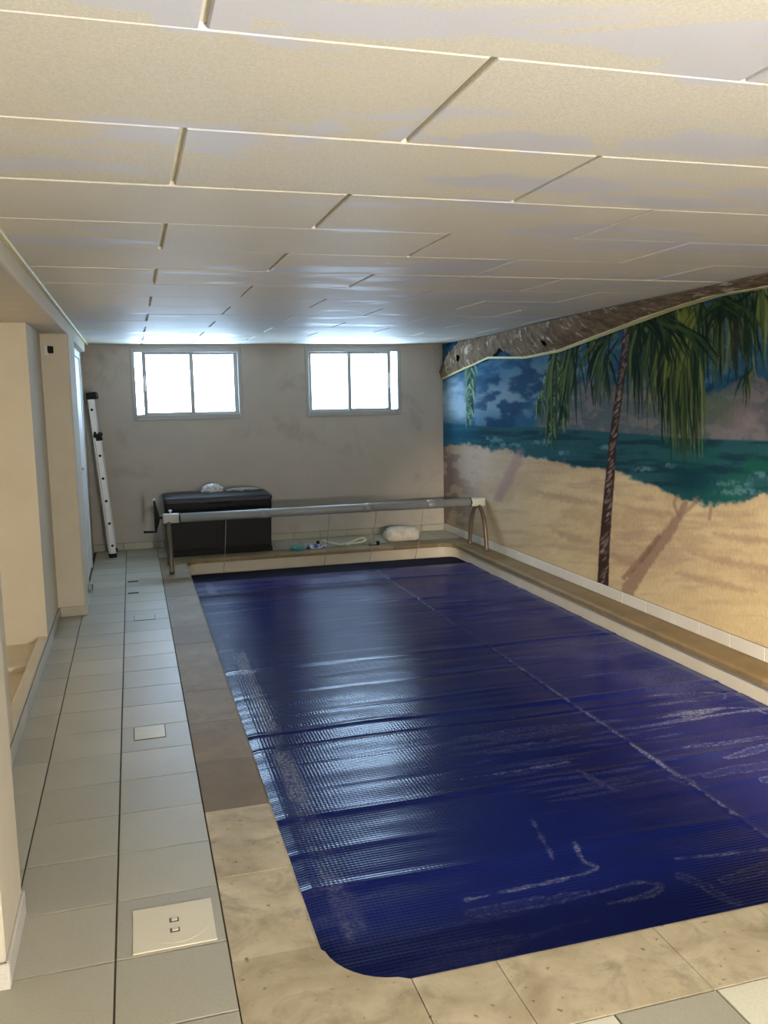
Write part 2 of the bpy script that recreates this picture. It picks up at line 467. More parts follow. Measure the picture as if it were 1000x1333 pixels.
# ---- right wall, skirting tiles
wr = tag(box('wall_right', XR, XR + .15, YR, YB + .25, -0.12, ZC + .1, MT_WALL), 'long side wall painted with a tropical beach mural', 'wall', kind='structure')
br = tag(box('baseboard_right', XR - .006, XR - .0005, YR, YB - .013, 0.004, .088, MT_GROUT), 'white tile skirting below the beach mural', 'skirting', kind='structure')
y = YR
while y < YB - .05:
    box('skirting_tile', XR - .013, XR - .004, y + .0015, min(y + .30, YB - .014) - .0015, .004, .086, MT_SKIRT, br, .002); y += .30

# ---- left side: near pillar, low kerb with niche, far wall, pillar, beam
def st(o, label, cat): return tag(o, label, cat, kind='structure')
wl = st(box('wall_left', -0.80, XL, 2.68, 4.02, -0.12, ZS, MT_WALL), 'cream plaster wall between near pillar and niche opening', 'wall')
st(box('pillar', -0.85, XP, 2.33, 2.68, -0.12, ZS, MT_WALL, bev=.006), 'cream pillar standing before the niche opening', 'pillar')
st(box('pillar', XL - .2, XP, 6.56, 7.25, -0.12, ZS, MT_WALL, bev=.006), 'cream pillar beyond the niche opening, before the white door', 'pillar')
st(box('wall_niche', -2.6, XL, 5.72, 6.60, -0.12, ZS, MT_WALL), 'cream cross wall closing the far side of the niche', 'wall')
st(box('wall_left_far', -0.75, XF, 7.25, YB, -0.12, ZC + .1, MT_WALL_BACK), 'cream wall behind the white door and ladder', 'wall')
st(box('wall_niche_outer', -2.75, -2.6, YR, 5.8, -0.12, ZC + .1, MT_WALL), 'cream outer wall of the niche beyond the opening', 'wall')
st(box('wall_near', -2.75, XR + .15, YR - .15, YR, -0.12, ZC + .1, MT_WALL), 'cream wall behind the viewpoint', 'wall')
st(box('niche_kerb', XL - .06, XL, 4.02, 5.72, 0, 0.082, MT_WALL, bev=.006), 'low plastered kerb along the niche opening', 'kerb')
st(box('niche_step', -2.6, XL - .06, 5.22, 5.72, -.005, 0.045, MT_WALL, bev=.004), 'low plastered step inside the niche', 'step')
st(box('niche_floor', -2.6, XL - .06, 2.7, 5.22, -.005, 0.006, MT_WALL), 'beige floor of the niche beyond the kerb', 'floor')
st(box('ceiling_beam', -2.6, XP, YR, 9.0, ZS, ZC + .014, MT_WALL, bev=.012, seg=3), 'cream dropped beam along the left edge of the ceiling', 'beam')
bm = bmesh.new()
for (p, q) in ((YR, 9.3),):
    add_box(bm, XP - .002, XP + .022, p, q, ZC - .016, ZC + .002, .004)
MT_TRIM = m_plain('trim_cream', L8(206, 196, 150), .6)
st(mesh('trim_1', bm, MT_TRIM), 'thin yellowed moulding between beam and ceiling', 'moulding')
bl = st(box('baseboard_left', XL, XL + .006, 2.69, 6.55, 0.001, .07, MT_GROUT), 'grey tile skirting along the left wall and kerb', 'skirting')
for (a, b) in stones(2.69, 6.55, .30):
    box('skirting_tile', XL + .003, XL + .012, a + .002, b - .002, .001, .072, MT_TILE, bl, .002)
b2 = st(box('baseboard_pillar', XL + .012, XP + .004, 6.552, 6.56, .001, .07, MT_GROUT), 'grey tile skirting around the far pillar', 'skirting')
box('skirting_tile', XL + .014, XP + .009, 6.546, 6.555, .001, .072, MT_TILE, b2, .002)
box('skirting_tile', XP, XP + .009, 6.556, 7.24, .001, .072, MT_TILE, b2, .002)
b3 = st(box('baseboard_near', -.85, XP + .004, 2.322, 2.33, .001, .07, MT_GROUT), 'white tile skirting around the near pillar', 'skirting')
box('skirting_tile', -.84, XP + .009, 2.316, 2.325, .001, .075, MT_SKIRT, b3, .002)
box('skirting_tile', XP, XP + .009, 2.327, 2.68, .001, .075, MT_SKIRT, b3, .002)

# ---- white door on the far left wall
d = empty('door_1', (XF, 8.0, 0))
bm = bmesh.new()
add_box(bm, 0, .022, -.56, -.50, 0, 2.0, .003); add_box(bm, 0, .022, .46, .52, 0, 2.0, .003); add_box(bm, 0, .022, -.50, .46, 1.94, 2.0, .003)
mesh('door_frame', bm, MT_WHITE, d)
lf = box('door_leaf', .002, .014, -.495, .455, .008, 1.935, MT_WHITE, d, .002)
box('door_handle', .014, .045, -.46, -.36, .99, 1.01, MT_ALU, lf, .004)
tag(d, 'narrow white door beside the leaning ladder', 'door', kind='structure')

# ================================================================== THE BEACH MURAL (paint on the right wall)
S = 2; U0, V0, U1, V1 = 560, 330, 1015, 900
cw, ch = (U1 - U0) * S, (V1 - V0) * S
uu, vv = np.meshgrid(U0 + np.arange(cw) / S, V0 + np.arange(ch) / S)
def vnoise(shape_u, shape_v, fu, fv, seed, octv=4):
    r_ = np.random.default_rng(seed); out = np.zeros_like(shape_u); amp = 1.0; tot = 0
    for o_ in range(octv):
        g = r_.random((64, 64))
        x_ = shape_u * fu * 2 ** o_; y_ = shape_v * fv * 2 ** o_
        xi = np.floor(x_).astype(int); yi = np.floor(y_).astype(int); fx = x_ - xi; fy = y_ - yi
        fx = fx * fx * (3 - 2 * fx); fy = fy * fy * (3 - 2 * fy)
        a = g[yi % 64, xi % 64]; b = g[yi % 64, (xi + 1) % 64]; c = g[(yi + 1) % 64, xi % 64]; d_ = g[(yi + 1) % 64, (xi + 1) % 64]
        out += amp * ((a * (1 - fx) + b * fx) * (1 - fy) + (c * (1 - fx) + d_ * fx) * fy); tot += amp; amp *= .55
    return out / tot
def sstep(a, b, x_): 
    t_ = np.clip((x_ - a) / (b - a), 0, 1); return t_ * t_ * (3 - 2 * t_)
def blend(img, m, c): 
    img += m[..., None] * (np.array(c) - img)
K = lambda r_, g_, b_: np.array([r_, g_, b_]) / 255.0
n1 = vnoise(uu, vv, 1 / 50, 1 / 32, 1); n2 = vnoise(uu, vv, 1 / 16, 1 / 11, 2); n3 = vnoise(uu, vv, 1 / 60, 1 / 9, 3); n4 = vnoise(uu, vv, 1 / 5, 1 / 5, 4)
img = np.zeros((ch, cw, 3)); img[:] = K(44, 84, 112)
blend(img, sstep(.38, .62, n1), K(26, 58, 88))
blend(img, sstep(.50, .66, n2) * .7, K(70, 112, 136))
# clouds, strongest low in the sky near the far corner
dc = np.exp(-(((uu - 592) / 26) ** 2 + ((vv - 525) / 34) ** 2)); blend(img, np.clip(dc * (0.5 + n2), 0, .9), K(182, 206, 222))
for (cu, cv, ru, rv, a_) in [(650, 520, 38, 22, .7), (690, 500, 30, 20, .5), (740, 480, 40, 16, .35), (985, 420, 22, 10, .4)]:
    dc = np.exp(-(((uu - cu) / ru) ** 2 + ((vv - cv) / rv) ** 2)); blend(img, np.clip(dc * a_ * (0.2 + 1.5 * sstep(.4, .65, n2)), 0, .9), K(120, 142, 152))
# hills behind the water
def poly_top(pts):
    p = np.array(pts, float); return np.interp(uu[0], p[:, 0], p[:, 1])[None, :]
hz = poly_top([(560, 549), (640, 556), (700, 556), (800, 563), (900, 571), (1015, 575)])
h1 = poly_top([(560, 600), (690, 560), (722, 512), (765, 492), (806, 500), (850, 486), (900, 520), (940, 505), (975, 484), (1015, 498)])
hm = sstep(-2, 6, vv - h1 + (n4 - .5) * 10) * sstep(-2, 2, hz - vv)
hc = K(92, 98, 98)[None, None] * np.ones_like(img)
blend(hc, sstep(.4, .62, n2), K(122, 110, 108)); blend(hc, np.exp(-(((uu - 965) / 26) ** 2 + ((vv - 545) / 26) ** 2)), K(146, 122, 120))
blend(hc, np.exp(-(((uu - 935) / 24) ** 2 + ((vv - 530) / 22) ** 2)) * .8, K(98, 110, 78))
img += (hm * .82)[..., None] * (hc - img)
# sea
shore = poly_top([(560, 578), (620, 582), (660, 588), (700, 598), (740, 604), (780, 611), (812, 617), (845, 630), (868, 644), (890, 650), (930, 660), (960, 656), (1015, 640)])
sea = sstep(-1.5, 1.5, vv - hz) * sstep(-3, 4, shore - vv + (n4 - .5) * 8 + (n2 - .5) * 12)
sc = K(38, 80, 86)[None, None] * np.ones_like(img)
blend(sc, sstep(.42, .62, n3), K(26, 58, 68)); blend(sc, sstep(820, 1000, uu) * sstep(.35, .6, n1) * .8, K(26, 88, 72))
blend(sc, sstep(640, 575, uu) * .6, K(60, 124, 160))
for (cu, cv, ru, rv) in [(838, 611, 12, 3), (990, 620, 10, 5), (952, 630, 22, 4), (640, 572, 14, 3), (705, 575, 10, 3), (735, 590, 9, 2.5), (790, 582, 9, 2.5), (870, 606, 8, 3), (965, 640, 26, 4), (660, 580, 18, 3)]:
    dc = np.exp(-(((uu - cu) / ru) ** 2 + ((vv - cv) / rv) ** 2)); blend(sc, np.clip(dc * (.2 + 1.6 * sstep(.42, .6, n4)), 0, .8), K(92, 128, 136))
blend(sc, np.exp(-(((uu - 900) / 34) ** 2 + ((vv - 625) / 20) ** 2)) * .75, K(14, 44, 60))
img += sea[..., None] * (sc - img)
# sand
sand = sstep(-4, 3, vv - shore - (n4 - .5) * 8 - (n2 - .5) * 12)
dc = K(192, 171, 134)[None, None] * np.ones_like(img)
blend(dc, sstep(.35, .7, n1) * .6, K(172, 148, 116)); blend(dc, sstep(.40, .7, n2) * .35, K(208, 188, 150)); blend(dc, sstep(.5, .75, n3) * .35, K(150, 124, 108)); blend(dc, sstep(720, 590, uu) * .5, K(172, 158, 140))
blend(dc, sstep(2, -6, (shore + 6 - vv)) * sstep(14, 0, vv - shore) * .5, K(214, 196, 160))
blend(dc, np.clip(np.exp(-(((uu - 615) / 34) ** 2 + ((vv - 612) / 32) ** 2)), 0, 1) * (.3 + .6 * n2), K(206, 186, 178))
blend(dc, sstep(640, 575, uu) * sstep(.45, .62, n2) * .8, K(128, 108, 106))
blend(dc, np.exp(-(((uu - 965) / 60) ** 2 + ((vv - 790) / 60) ** 2)) * .3, K(224, 194, 140))
img += sand[..., None] * (dc - img)
def pstroke(pts, wd, col, alpha=.8, soft=1.2, rag=0.0, seed=0):
    """brush stroke through points (photo pixels) onto the paint layer; wd may taper"""
    P = [Vector((p[0], p[1], 0)) for p in pts]; P = smooth_path(P, max(3, int(10)))
    P = np.array([(p.x, p.y) for p in P]); ws = np.interp(np.linspace(0, 1, len(P)), np.linspace(0, 1, len(wd)), wd) if hasattr(wd, '__len__') else np.full(len(P), wd)
    mw = ws.max() + soft + 2
    i0, i1 = int(max(0, (P[:, 0].min() - mw - U0) * S)), int(min(cw, (P[:, 0].max() + mw - U0) * S + 1))
    j0, j1 = int(max(0, (P[:, 1].min() - mw - V0) * S)), int(min(ch, (P[:, 1].max() + mw - V0) * S + 1))
    if i1 <= i0 or j1 <= j0: return
    su, sv = uu[j0:j1, i0:i1], vv[j0:j1, i0:i1]; best = np.full(su.shape, 1e9); 
    for k in range(len(P) - 1):
        a, b = P[k], P[k + 1]; d_ = b - a; L2 = d_.dot(d_) + 1e-9
        t_ = np.clip(((su - a[0]) * d_[0] + (sv - a[1]) * d_[1]) / L2, 0, 1)
        ds = np.hypot(su - a[0] - t_ * d_[0], sv - a[1] - t_ * d_[1]) - (ws[k] * (1 - t_) + ws[k + 1] * t_)
        best = np.minimum(best, ds)
    if rag: best = best + (n4[j0:j1, i0:i1] - .5) * rag
    m = sstep(soft * .5, -soft * .5, best) * alpha
    sub = img[j0:j1, i0:i1]; sub += m[..., None] * (np.array(col) - sub)
# painted palm shadow on the sand
sh = K(134, 108, 92)
pstroke([(818, 768), (840, 735), (866, 700), (884, 672), (892, 655)], [9, 8, 7, 5, 3], sh, .75, 4, 5)
pstroke([(812, 752), (835, 728), (858, 698)], [3, 4, 3], K(112, 84, 70), .6, 3, 3)
pstroke([(884, 672), (878, 655), (884, 645)], 2, sh, .6, 2); pstroke([(884, 672), (900, 660), (908, 648)], 2.4, sh, .6, 2); pstroke([(926, 660), (924, 676)], 2, sh, .6, 2)
pstroke([(650, 648), (664, 618), (678, 590)], [6, 7, 6], K(150, 124, 124), .6, 7, 6)
for (a, b) in [((880, 745), (985, 770)), ((900, 720), (1010, 742)), ((930, 695), (1012, 705)), ((795, 720), (840, 738)), ((800, 655), (880, 672)), ((700, 640), (780, 655)), ((720, 690), (770, 705))]:
    pstroke([a, ((a[0] + b[0]) / 2, (a[1] + b[1]) / 2 + 2), b], [2, 5, 2], K(158, 128, 108), .5, 6, 8)
# fronds
rs = random.Random(5)
GR = [K(22, 36, 26), K(30, 48, 32), K(52, 70, 38), K(88, 102, 54), K(118, 128, 74), K(28, 48, 38), K(70, 90, 64), K(24, 40, 30)]
def frond(root, tip, n, spread, wd=2.0, pal=GR, drop=.5, al=.85):
    for i in range(n):
        rx, ry = root[0] + rs.gauss(0, spread * .55), root[1] + rs.gauss(0, 5)
        f_ = rs.random() ** .7
        tx = tip[0] + rs.gauss(0, spread) + (rx - root[0]) * .4; ty = root[1] + (tip[1] - root[1]) * (.35 + .65 * f_) + rs.gauss(0, 4)
        mx_, my_ = (rx * .35 + tx * .65) + rs.gauss(0, 2), ry + (ty - ry) * (.38 + .1 * rs.random())
        w_ = wd * rs.uniform(.5, 1.1)
        pstroke([(rx, ry), (mx_, my_), (tx, ty)], [w_ * .7, w_, w_ * .15], rs.choice(pal) * rs.uniform(.8, 1.1), al, 1.1)
def leafy(p0, p1, n, ln, pal=GR):
    """a drooping rib with short leaflets on both sides"""
    for i in range(n):
        t_ = i / n; x_, y_ = p0[0] + (p1[0] - p0[0]) * t_, p0[1] + (p1[1] - p0[1]) * t_; s_ = rs.choice((-1, 1)); l_ = ln * (1.1 - .6 * t_) * rs.uniform(.7, 1.2)
        pstroke([(x_ + rs.gauss(0, 1.5), y_), (x_ + s_ * l_ * .30 * rs.uniform(.4, 1.2), y_ + l_ * .6), (x_ + s_ * l_ * .42 * rs.uniform(.3, 1.3), y_ + l_ * rs.uniform(1.3, 2.0))], [.8, 1.0, .3], rs.choice(pal) * rs.uniform(.85, 1.3), .85, 1)
PALE = [K(80, 108, 92), K(106, 130, 106), K(36, 62, 54), K(120, 142, 116), K(44, 72, 60)]
leafy((613, 464), (611, 546), 90, 15, PALE)
leafy((722, 458), (700, 530), 90, 22, GR + PALE); leafy((728, 456), (716, 565), 110, 22, GR + PALE); leafy((738, 454), (732, 550), 90, 20)
frond((748, 452), (742, 555), 26, 12); frond((775, 446), (786, 532), 36, 10); frond((795, 440), (772, 525), 22, 10)
frond((722, 462), (715, 596), 10, 6, 1.6)
frond((826, 428), (832, 545), 36, 8); frond((840, 422), (862, 590), 34, 8); frond((862, 418), (846, 540), 26, 10)
frond((872, 412), (888, 604), 60, 10, 2.4); frond((884, 408), (898, 606), 50, 9, 2.2); frond((900, 402), (910, 600), 26, 7, 1.8)
frond((905, 402), (878, 520), 40, 16, 2.6, [K(60, 76, 40), K(96, 110, 50), K(120, 126, 56)])
frond((918, 400), (928, 500), 26, 10); frond((935, 398), (932, 545), 10, 4, 1.2)
frond((955, 390), (962, 500), 40, 12, 2.4); frond((968, 384), (975, 490), 24, 8); frond((975, 480), (968, 532), 10, 6, 1.4); frond((985, 378), (985, 450), 18, 8)
frond((850, 415), (880, 480), 50, 28, 2.4, GR[:3]); frond((950, 392), (940, 440), 30, 24, 2.2, GR[:3])
frond((990, 370), (1004, 480), 20, 8)
# trunk
tp = [(816, 424), (812, 470), (804, 530), (798, 580), (793, 640), (788, 700), (785, 762)]
pstroke(tp, [4.2, 4.6, 4.8, 5.2, 6, 6.6, 7.4], K(58, 42, 36), 1, 1.4, 1.5)
for i in range(120):
    t_ = rs.random(); k = t_ * (len(tp) - 1); j = min(int(k), len(tp) - 2); f_ = k - j
    x_, y_ = tp[j][0] + (tp[j + 1][0] - tp[j][0]) * f_, tp[j][1] + (tp[j + 1][1] - tp[j][1]) * f_
    h_ = (4.4 + 2.6 * t_); a_ = rs.uniform(-.9, .3); b_ = a_ + rs.uniform(.4, 1.0)
    pstroke([(x_ + a_ * h_, y_ + 2), (x_ + (a_ + b_) / 2 * h_, y_), (x_ + min(b_, .95) * h_, y_ - 3)], [.6, 1.2, .5], K(150, 134, 124) * rs.uniform(.6, 1.1), .7, 1)
np.clip(img, 0, 1, out=img)
img_lin = np.where(img <= .04045, img / 12.92, ((img + .055) / 1.055) ** 2.4)

YM = 4.05
def sample_mural(Yw, Zw):
    Ye = np.where(Yw < YM, 2 * YM - Yw, Yw)
    P = np.stack([np.full_like(Ye, XR), Ye, Zw - CAM_H], -1) @ RC          # cam coords
    u_ = CX + F_PX * P[..., 0] / P[..., 2]; v_ = CY + F_PX * P[..., 1] / P[..., 2]
    x_ = np.clip((u_ - U0) * S, 0, cw - 1.001); y_ = np.clip((v_ - V0) * S, 0, ch - 1.001)
    xi = x_.astype(int); yi = y_.astype(int); fx = (x_ - xi)[..., None]; fy = (y_ - yi)[..., None]
    return (img_lin[yi, xi] * (1 - fx) + img_lin[yi, xi + 1] * fx) * (1 - fy) + (img_lin[yi + 1, xi] * (1 - fx) + img_lin[yi + 1, xi + 1] * fx) * fy
yy = np.concatenate([np.arange(YR, 2.8, .03), np.arange(2.8, YB - .001, .0075), [YB - .001]]); zz = np.linspace(.088, ZC + .005, 262)
Yg, Zg = np.meshgrid(yy, zz)
mm = grid_mesh('mural_paint', np.full_like(Yg, XR - .0015), Yg, Zg)
set_color(mm, 'paint', sample_mural(Yg, Zg))
t = NT('mural_paint')
at_ = t.n('ShaderNodeAttribute', attribute_name='paint')
v = t.coords((1, 1, 1)); br_ = t.noise(45, 5, .65, vec=t.coords((1, 1.2, .6)))
col = t.mix(1.0, at_.outputs['Color'], t.ramp(br_, [(.25, (.84, .84, .84)), (.75, (1.08, 1.07, 1.06))]), 'MULTIPLY')
dirt = t.ramp(t.noise(1.4, 7, .65), B01(.6, .85)); col = t.mix(t.math('MULTIPLY', dirt, .2), col, L8(140, 124, 108))
t.bump(t.noise(70, 4), .25, .002)
mesh('mural', mm, t.fin(col, .85, spec=.04), wr)['label'] = 'painted tropical beach with palms, sea and sand'

# ================================================================== POOL COVER
cvx0, cvx1, cvy0, cvy1 = 0.425, 3.216, 2.035, 8.05
nx, ny = 330, 720
gx = np.linspace(cvx0, cvx1, nx); gy = np.linspace(cvy0, cvy1, ny)
X, Yg2 = np.meshgrid(gx, gy)
Rc = .185
# round the two near corners by squeezing the rows in towards the arc
dy = np.clip(Rc - (Yg2 - cvy0), 0, Rc); inset = Rc - np.sqrt(np.maximum(Rc ** 2 - dy ** 2, 0))
inset = np.minimum(inset, Rc * .98)
tX = (X - cvx0) / (cvx1 - cvx0); X = (cvx0 + inset) + tX * ((cvx1 - inset) - (cvx0 + inset))
edge_r = .010 * (vnoise(Yg2, Yg2 * 0, 2.2, 1, 31) - .5) * 2
X = X - edge_r * sstep(.97, 1.0, tX)
hgt = .010 * (vnoise(X, Yg2, 1.3, 1.6, 21, 3) - .5) + .006 * (vnoise(X, Yg2, .55, 5.2, 22, 3) - .5)
yk = 2.3
cr = random.Random(3)
while yk < 8.0:
    amp = cr.uniform(.0015, .005) * (1 if cr.random() < .75 else -1); wdt = cr.uniform(.012, .03)
    lean = cr.uniform(-.02, .02); wob = vnoise(X, X * 0, .9, 1, int(yk * 100), 3) - .5
    env = .25 + .75 * sstep(.35, .6, vnoise(X, X * 0, .8, 1, int(yk * 77) + 5, 2))
    dd = Yg2 - (yk + lean * X + .07 * wob)
    hgt += amp * env * np.exp(-(dd / wdt) ** 2) + .4 * amp * env * np.tanh(dd / .05) * np.exp(-(dd / .15) ** 2)
    yk += cr.uniform(.13, .34)
SEAM = 2.235
hgt += .003 * np.exp(-((X - SEAM) / .012) ** 2)
hgt += -.012 * sstep(.10, 0, X - cvx0) - .008 * sstep(.08, 0, cvx1 - X)
hgt *= sstep(0, .12, cvy1 - Yg2) * .6 + .4
Z = -.136 + hgt
st_ = np.zeros_like(X)
def stain(pts_px, wd, a, px=True, rag=.02, outline=False):
    P = [at(p[0], p[1], z=-.135)[:2] for p in pts_px] if px else pts_px
    P = smooth_path([Vector((p[0], p[1], 0)) for p in P], 6); P = np.array([(p.x, p.y) for p in P])
    if np.ndim(wd) == 0: wd = [wd]
    ws = np.interp(np.linspace(0, 1, len(P)), np.linspace(0, 1, len(wd)), wd)
    ws = ws * .7
    mw = ws.max() + .06
    j0, j1 = np.searchsorted(gy, [P[:, 1].min() - mw, P[:, 1].max() + mw]); i0, i1 = np.searchsorted(gx, [P[:, 0].min() - mw, P[:, 0].max() + mw])
    if j1 <= j0 or i1 <= i0: return
    sx, sy = X[j0:j1, i0:i1], Yg2[j0:j1, i0:i1]; best = np.full(sx.shape, 9.)
    for k in range(len(P) - 1):
        a_, b_ = P[k], P[k + 1]; d_ = b_ - a_; L2 = d_.dot(d_) + 1e-12
        t_ = np.clip(((sx - a_[0]) * d_[0] + (sy - a_[1]) * d_[1]) / L2, 0, 1)
        best = np.minimum(best, np.hypot(sx - a_[0] - t_ * d_[0], sy - a_[1] - t_ * d_[1]) - (ws[k] * (1 - t_) + ws[k + 1] * t_))
    best = best + (vnoise(sx, sy, 22, 30, 41, 4) - .5) * rag * 1.4
    m = sstep(.006, -.006, best)
    if outline: m = m * (.14 + .7 * sstep(-.009, -.003, best))
    st_[j0:j1, i0:i1] = np.maximum(st_[j0:j1, i0:i1], m * a * .55)
Z6 = lambda *p: [(600 + a * .4, 750 + b * .4) for a, b in p]
# lime marks left by dried puddles
stain(Z6((250, 228), (340, 215), (440, 205)), [.006, .016, .006], .35, outline=True)
stain(Z6((380, 327), (450, 318), (520, 312)), [.006, .018, .006], .35, outline=True)
stain(Z6((550, 397), (660, 385), (840, 380), (860, 400)), [.003, .008, .004], .4)
stain(Z6((705, 440), (800, 436), (930, 430), (995, 450)), [.004, .012, .006], .42)
stain(Z6((705, 412), (850, 402)), [.004, .01, .004], .25)
stain(Z6((600, 290), (660, 300), (540, 315)), [.004, .01, .004], .25, outline=True)
stain(Z6((705, 560), (820, 548), (1000, 524)), [.006, .022, .02], .5, outline=True)
stain(Z6((865, 592), (930, 575), (1000, 556)), [.02, .04, .04], .6, outline=True)
stain(Z6((800, 650), (900, 630), (1000, 615)), [.03, .05, .05], .28, outline=True)
stain(Z6((990, 665), (1040, 655)), [.03, .03], .45, outline=True)
stain(Z6((0, 660), (180, 632), (345, 604)), [.003, .008, .014], .35)
stain(Z6((100, 560), (250, 540), (390, 518)), [.003, .006, .003], .22); stain(Z6((0, 522), (80, 516), (160, 498)), [.003, .006, .003], .2)
stain(Z6((20, 1052), (150, 1025), (330, 985), (445, 950), (400, 925), (370, 870)), [.006, .008, .008, .006], .42)
stain(Z6((40, 1095), (200, 1070), (410, 1030)), [.03, .04, .025], .30, outline=True)
stain(Z6((430, 1032), (560, 1000), (650, 1005), (600, 1040), (480, 1065)), [.008, .012, .016, .008], .42, outline=True)
stain(Z6((700, 918), (830, 905), (1000, 888)), [.004, .010, .012], .35)
stain(Z6((720, 975), (800, 1010), (860, 1050), (900, 1060)), [.03, .03, .02], .30, outline=True)
stain(Z6((860, 990), (1000, 940)), [.03, .04], .26, outline=True)
stain(Z6((230, 790), (300, 920)), [.006, .01, .003], .22); stain(Z6((380, 630), (510, 700)), [.01, .03, .01], .16)
stain(Z6((700, 655), (740, 672)), [.04, .04], .28, outline=True)
# pale line along the seam
stain([(SEAM, 2.1), (SEAM, 2.7)], [.004], .15, px=False); stain([(SEAM, 2.72), (SEAM, 3.05)], [.006, .008, .004], .45, px=False)
stain([(SEAM - .005, 3.10), (SEAM - .004, 3.5)], [.004, .013, .016, .006], .62, px=False, rag=.008)
stain([(SEAM, 3.5), (SEAM, 5.2)], [.009, .008, .003], .4, px=False); stain([(SEAM, 5.2), (SEAM, 8.0)], [.004], .06, px=False)
# pale band along the left edge and fine scratches over the right third
bandm = .8 * sstep(.055, .02, np.abs(X - .60 - .02 * (vnoise(Yg2, Yg2 * 0, 1, 1, 51) - .5))) * sstep(.35, .6, vnoise(X, Yg2, 5, 2.2, 52, 4)) * .30
st_ = np.maximum(st_, bandm)
fine = sstep(.57, .66, vnoise(X, Yg2, 2.2, 26, 53, 3)) * sstep(.45, .65, vnoise(X, Yg2, 1.0, 1.6, 54, 2)) * (.05 + .2 * sstep(2.2, 2.8, X))
st_ = np.maximum(st_, fine)
haze = sstep(.45, .7, vnoise(X, Yg2, 1.4, 2.4, 55, 4)) * sstep(2.25, 2.9, X) * .06
st_ = np.maximum(st_, haze)
cm = grid_mesh('cover_sheet', X, Yg2, Z)
set_color(cm, 'lime', np.repeat(st_[..., None], 3, -1))
cm.polygons.foreach_set('use_smooth', [True] * len(cm.polygons))
t = NT('cover_bubble_film')
lime = t.n('ShaderNodeAttribute', attribute_name='lime').outputs['Fac']
base = t.mix(t.noise(3, 4), L8(15, 23, 80), L8(20, 32, 100))
spk = t.ramp(t.noise(85, 2, .6), B01(.42, .60))
col = t.mix(t.math('MULTIPLY', lime, t.math('MULTIPLY_ADD', spk, .8, .25)), base, L8(196, 200, 216))
ge = t.n('ShaderNodeNewGeometry'); sx_ = t.n('ShaderNodeSeparateXYZ'); t.l(ge.outputs['Position'], sx_.inputs[0])
PB = .0165                                   # bubble pitch
wx = t.math('MULTIPLY', t.math('SINE', t.math('MULTIPLY', sx_.outputs[0], 2 * math.pi / PB)), .05)
wy = t.math('MINIMUM', t.math('MULTIPLY', t.math('SINE', t.math('MULTIPLY', sx_.outputs[1], 2 * math.pi / PB)), .33), .045)
cv = t.n('ShaderNodeCombineXYZ'); t.l(wx, cv.inputs[0]); t.l(wy, cv.inputs[1])
ad = t.n('ShaderNodeVectorMath', operation='ADD'); t.l(ge.outputs['Normal'], ad.inputs[0]); t.l(cv.outputs[0], ad.inputs[1])
nm_ = t.n('ShaderNodeVectorMath', operation='NORMALIZE'); t.l(ad.outputs[0], nm_.inputs[0]); t.l(nm_.outputs[0], t.b.inputs['Normal'])
MT_COVER = t.fin(col, .19, spec=.12)
cover = empty('pool_cover', ((cvx0 + cvx1) / 2, (cvy0 + cvy1) / 2, -.12))
def rel(o, par):
    o.location = Vector(o.location) - par.location; o.parent = par; return o
so = rel(mesh('cover_sheet', cm, MT_COVER), cover)
# far strip of the cover below the reel, its shade put into the colour
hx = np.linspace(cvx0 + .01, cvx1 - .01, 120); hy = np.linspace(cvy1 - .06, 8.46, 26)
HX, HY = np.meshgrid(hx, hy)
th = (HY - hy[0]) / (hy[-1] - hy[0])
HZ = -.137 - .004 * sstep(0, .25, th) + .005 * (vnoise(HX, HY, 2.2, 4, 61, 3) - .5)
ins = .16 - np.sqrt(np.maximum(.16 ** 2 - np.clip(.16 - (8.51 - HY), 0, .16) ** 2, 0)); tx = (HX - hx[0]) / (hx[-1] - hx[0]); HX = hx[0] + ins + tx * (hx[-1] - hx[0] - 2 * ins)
he = grid_mesh('shade_strip', HX, HY, HZ)
MT_SHADE_STRIP = m_plain('cover_shade_film', L8(10, 11, 30), .7, var=.2, scale=8, spec=.08)
ho = rel(mesh('shade_strip', he, MT_SHADE_STRIP, None, True), cover); ho['label'] = 'far strip of the cover, coloured dark navy for shade'
tag(cover, 'dark blue bubble pool cover lying over the whole pool', 'pool cover')

# ================================================================== TORN CORNICE STRIP ON THE RIGHT
top_px = [(577, 447), (600, 444), (640, 436), (700, 421), (780, 403), (850, 388), (940, 369), (1000, 356)]
low_px = [(573, 495), (600, 482), (636, 466), (684, 466), (730, 457), (800, 431), (880, 402), (940, 384), (1000, 367)]
tp3 = [at(p[0], p[1], z=ZC - .006) for p in top_px]
lp3 = [at(p[0], p[1], x=XR - .025) for p in low_px]
def along(P, Yq):
    P = sorted(P, key=lambda p: p[1]); a = np.array(P); return np.interp(Yq, a[:, 1], a[:, 0]), np.interp(Yq, a[:, 1], a[:, 2])
Ys = np.linspace(2.6, YB - .03, 260); ts = np.linspace(0, 1, 22)
xt, zt = along(tp3, Ys); xl_, zl = along(lp3, Ys)
xt = np.minimum(xt, XR - .03); zt = np.full_like(Ys, ZC - .007); zl = np.minimum(zl, ZC - .016)
xl_ = np.full_like(Ys, XR - .022)
Yc, Tc = np.meshgrid(Ys, ts, indexing='ij')
ragt = (vnoise(Ys, Ys * 0, 5, 1, 71, 4) - .5) * .05
jag = sstep(5.2, 7.5, Ys)
XX = xt[:, None] + (xl_ - xt)[:, None] * Tc; ZZ = zt[:, None] + (zl - zt)[:, None] * Tc
XX = XX - .03 * np.sin(Tc * np.pi) * jag[:, None] + .014 * (vnoise(Yc, Tc, 7, 6, 72, 4) - .5) * jag[:, None]
ZZ = ZZ + .02 * (vnoise(Yc, Tc, 9, 7, 73, 4) - .5) * np.sin(Tc * np.pi)
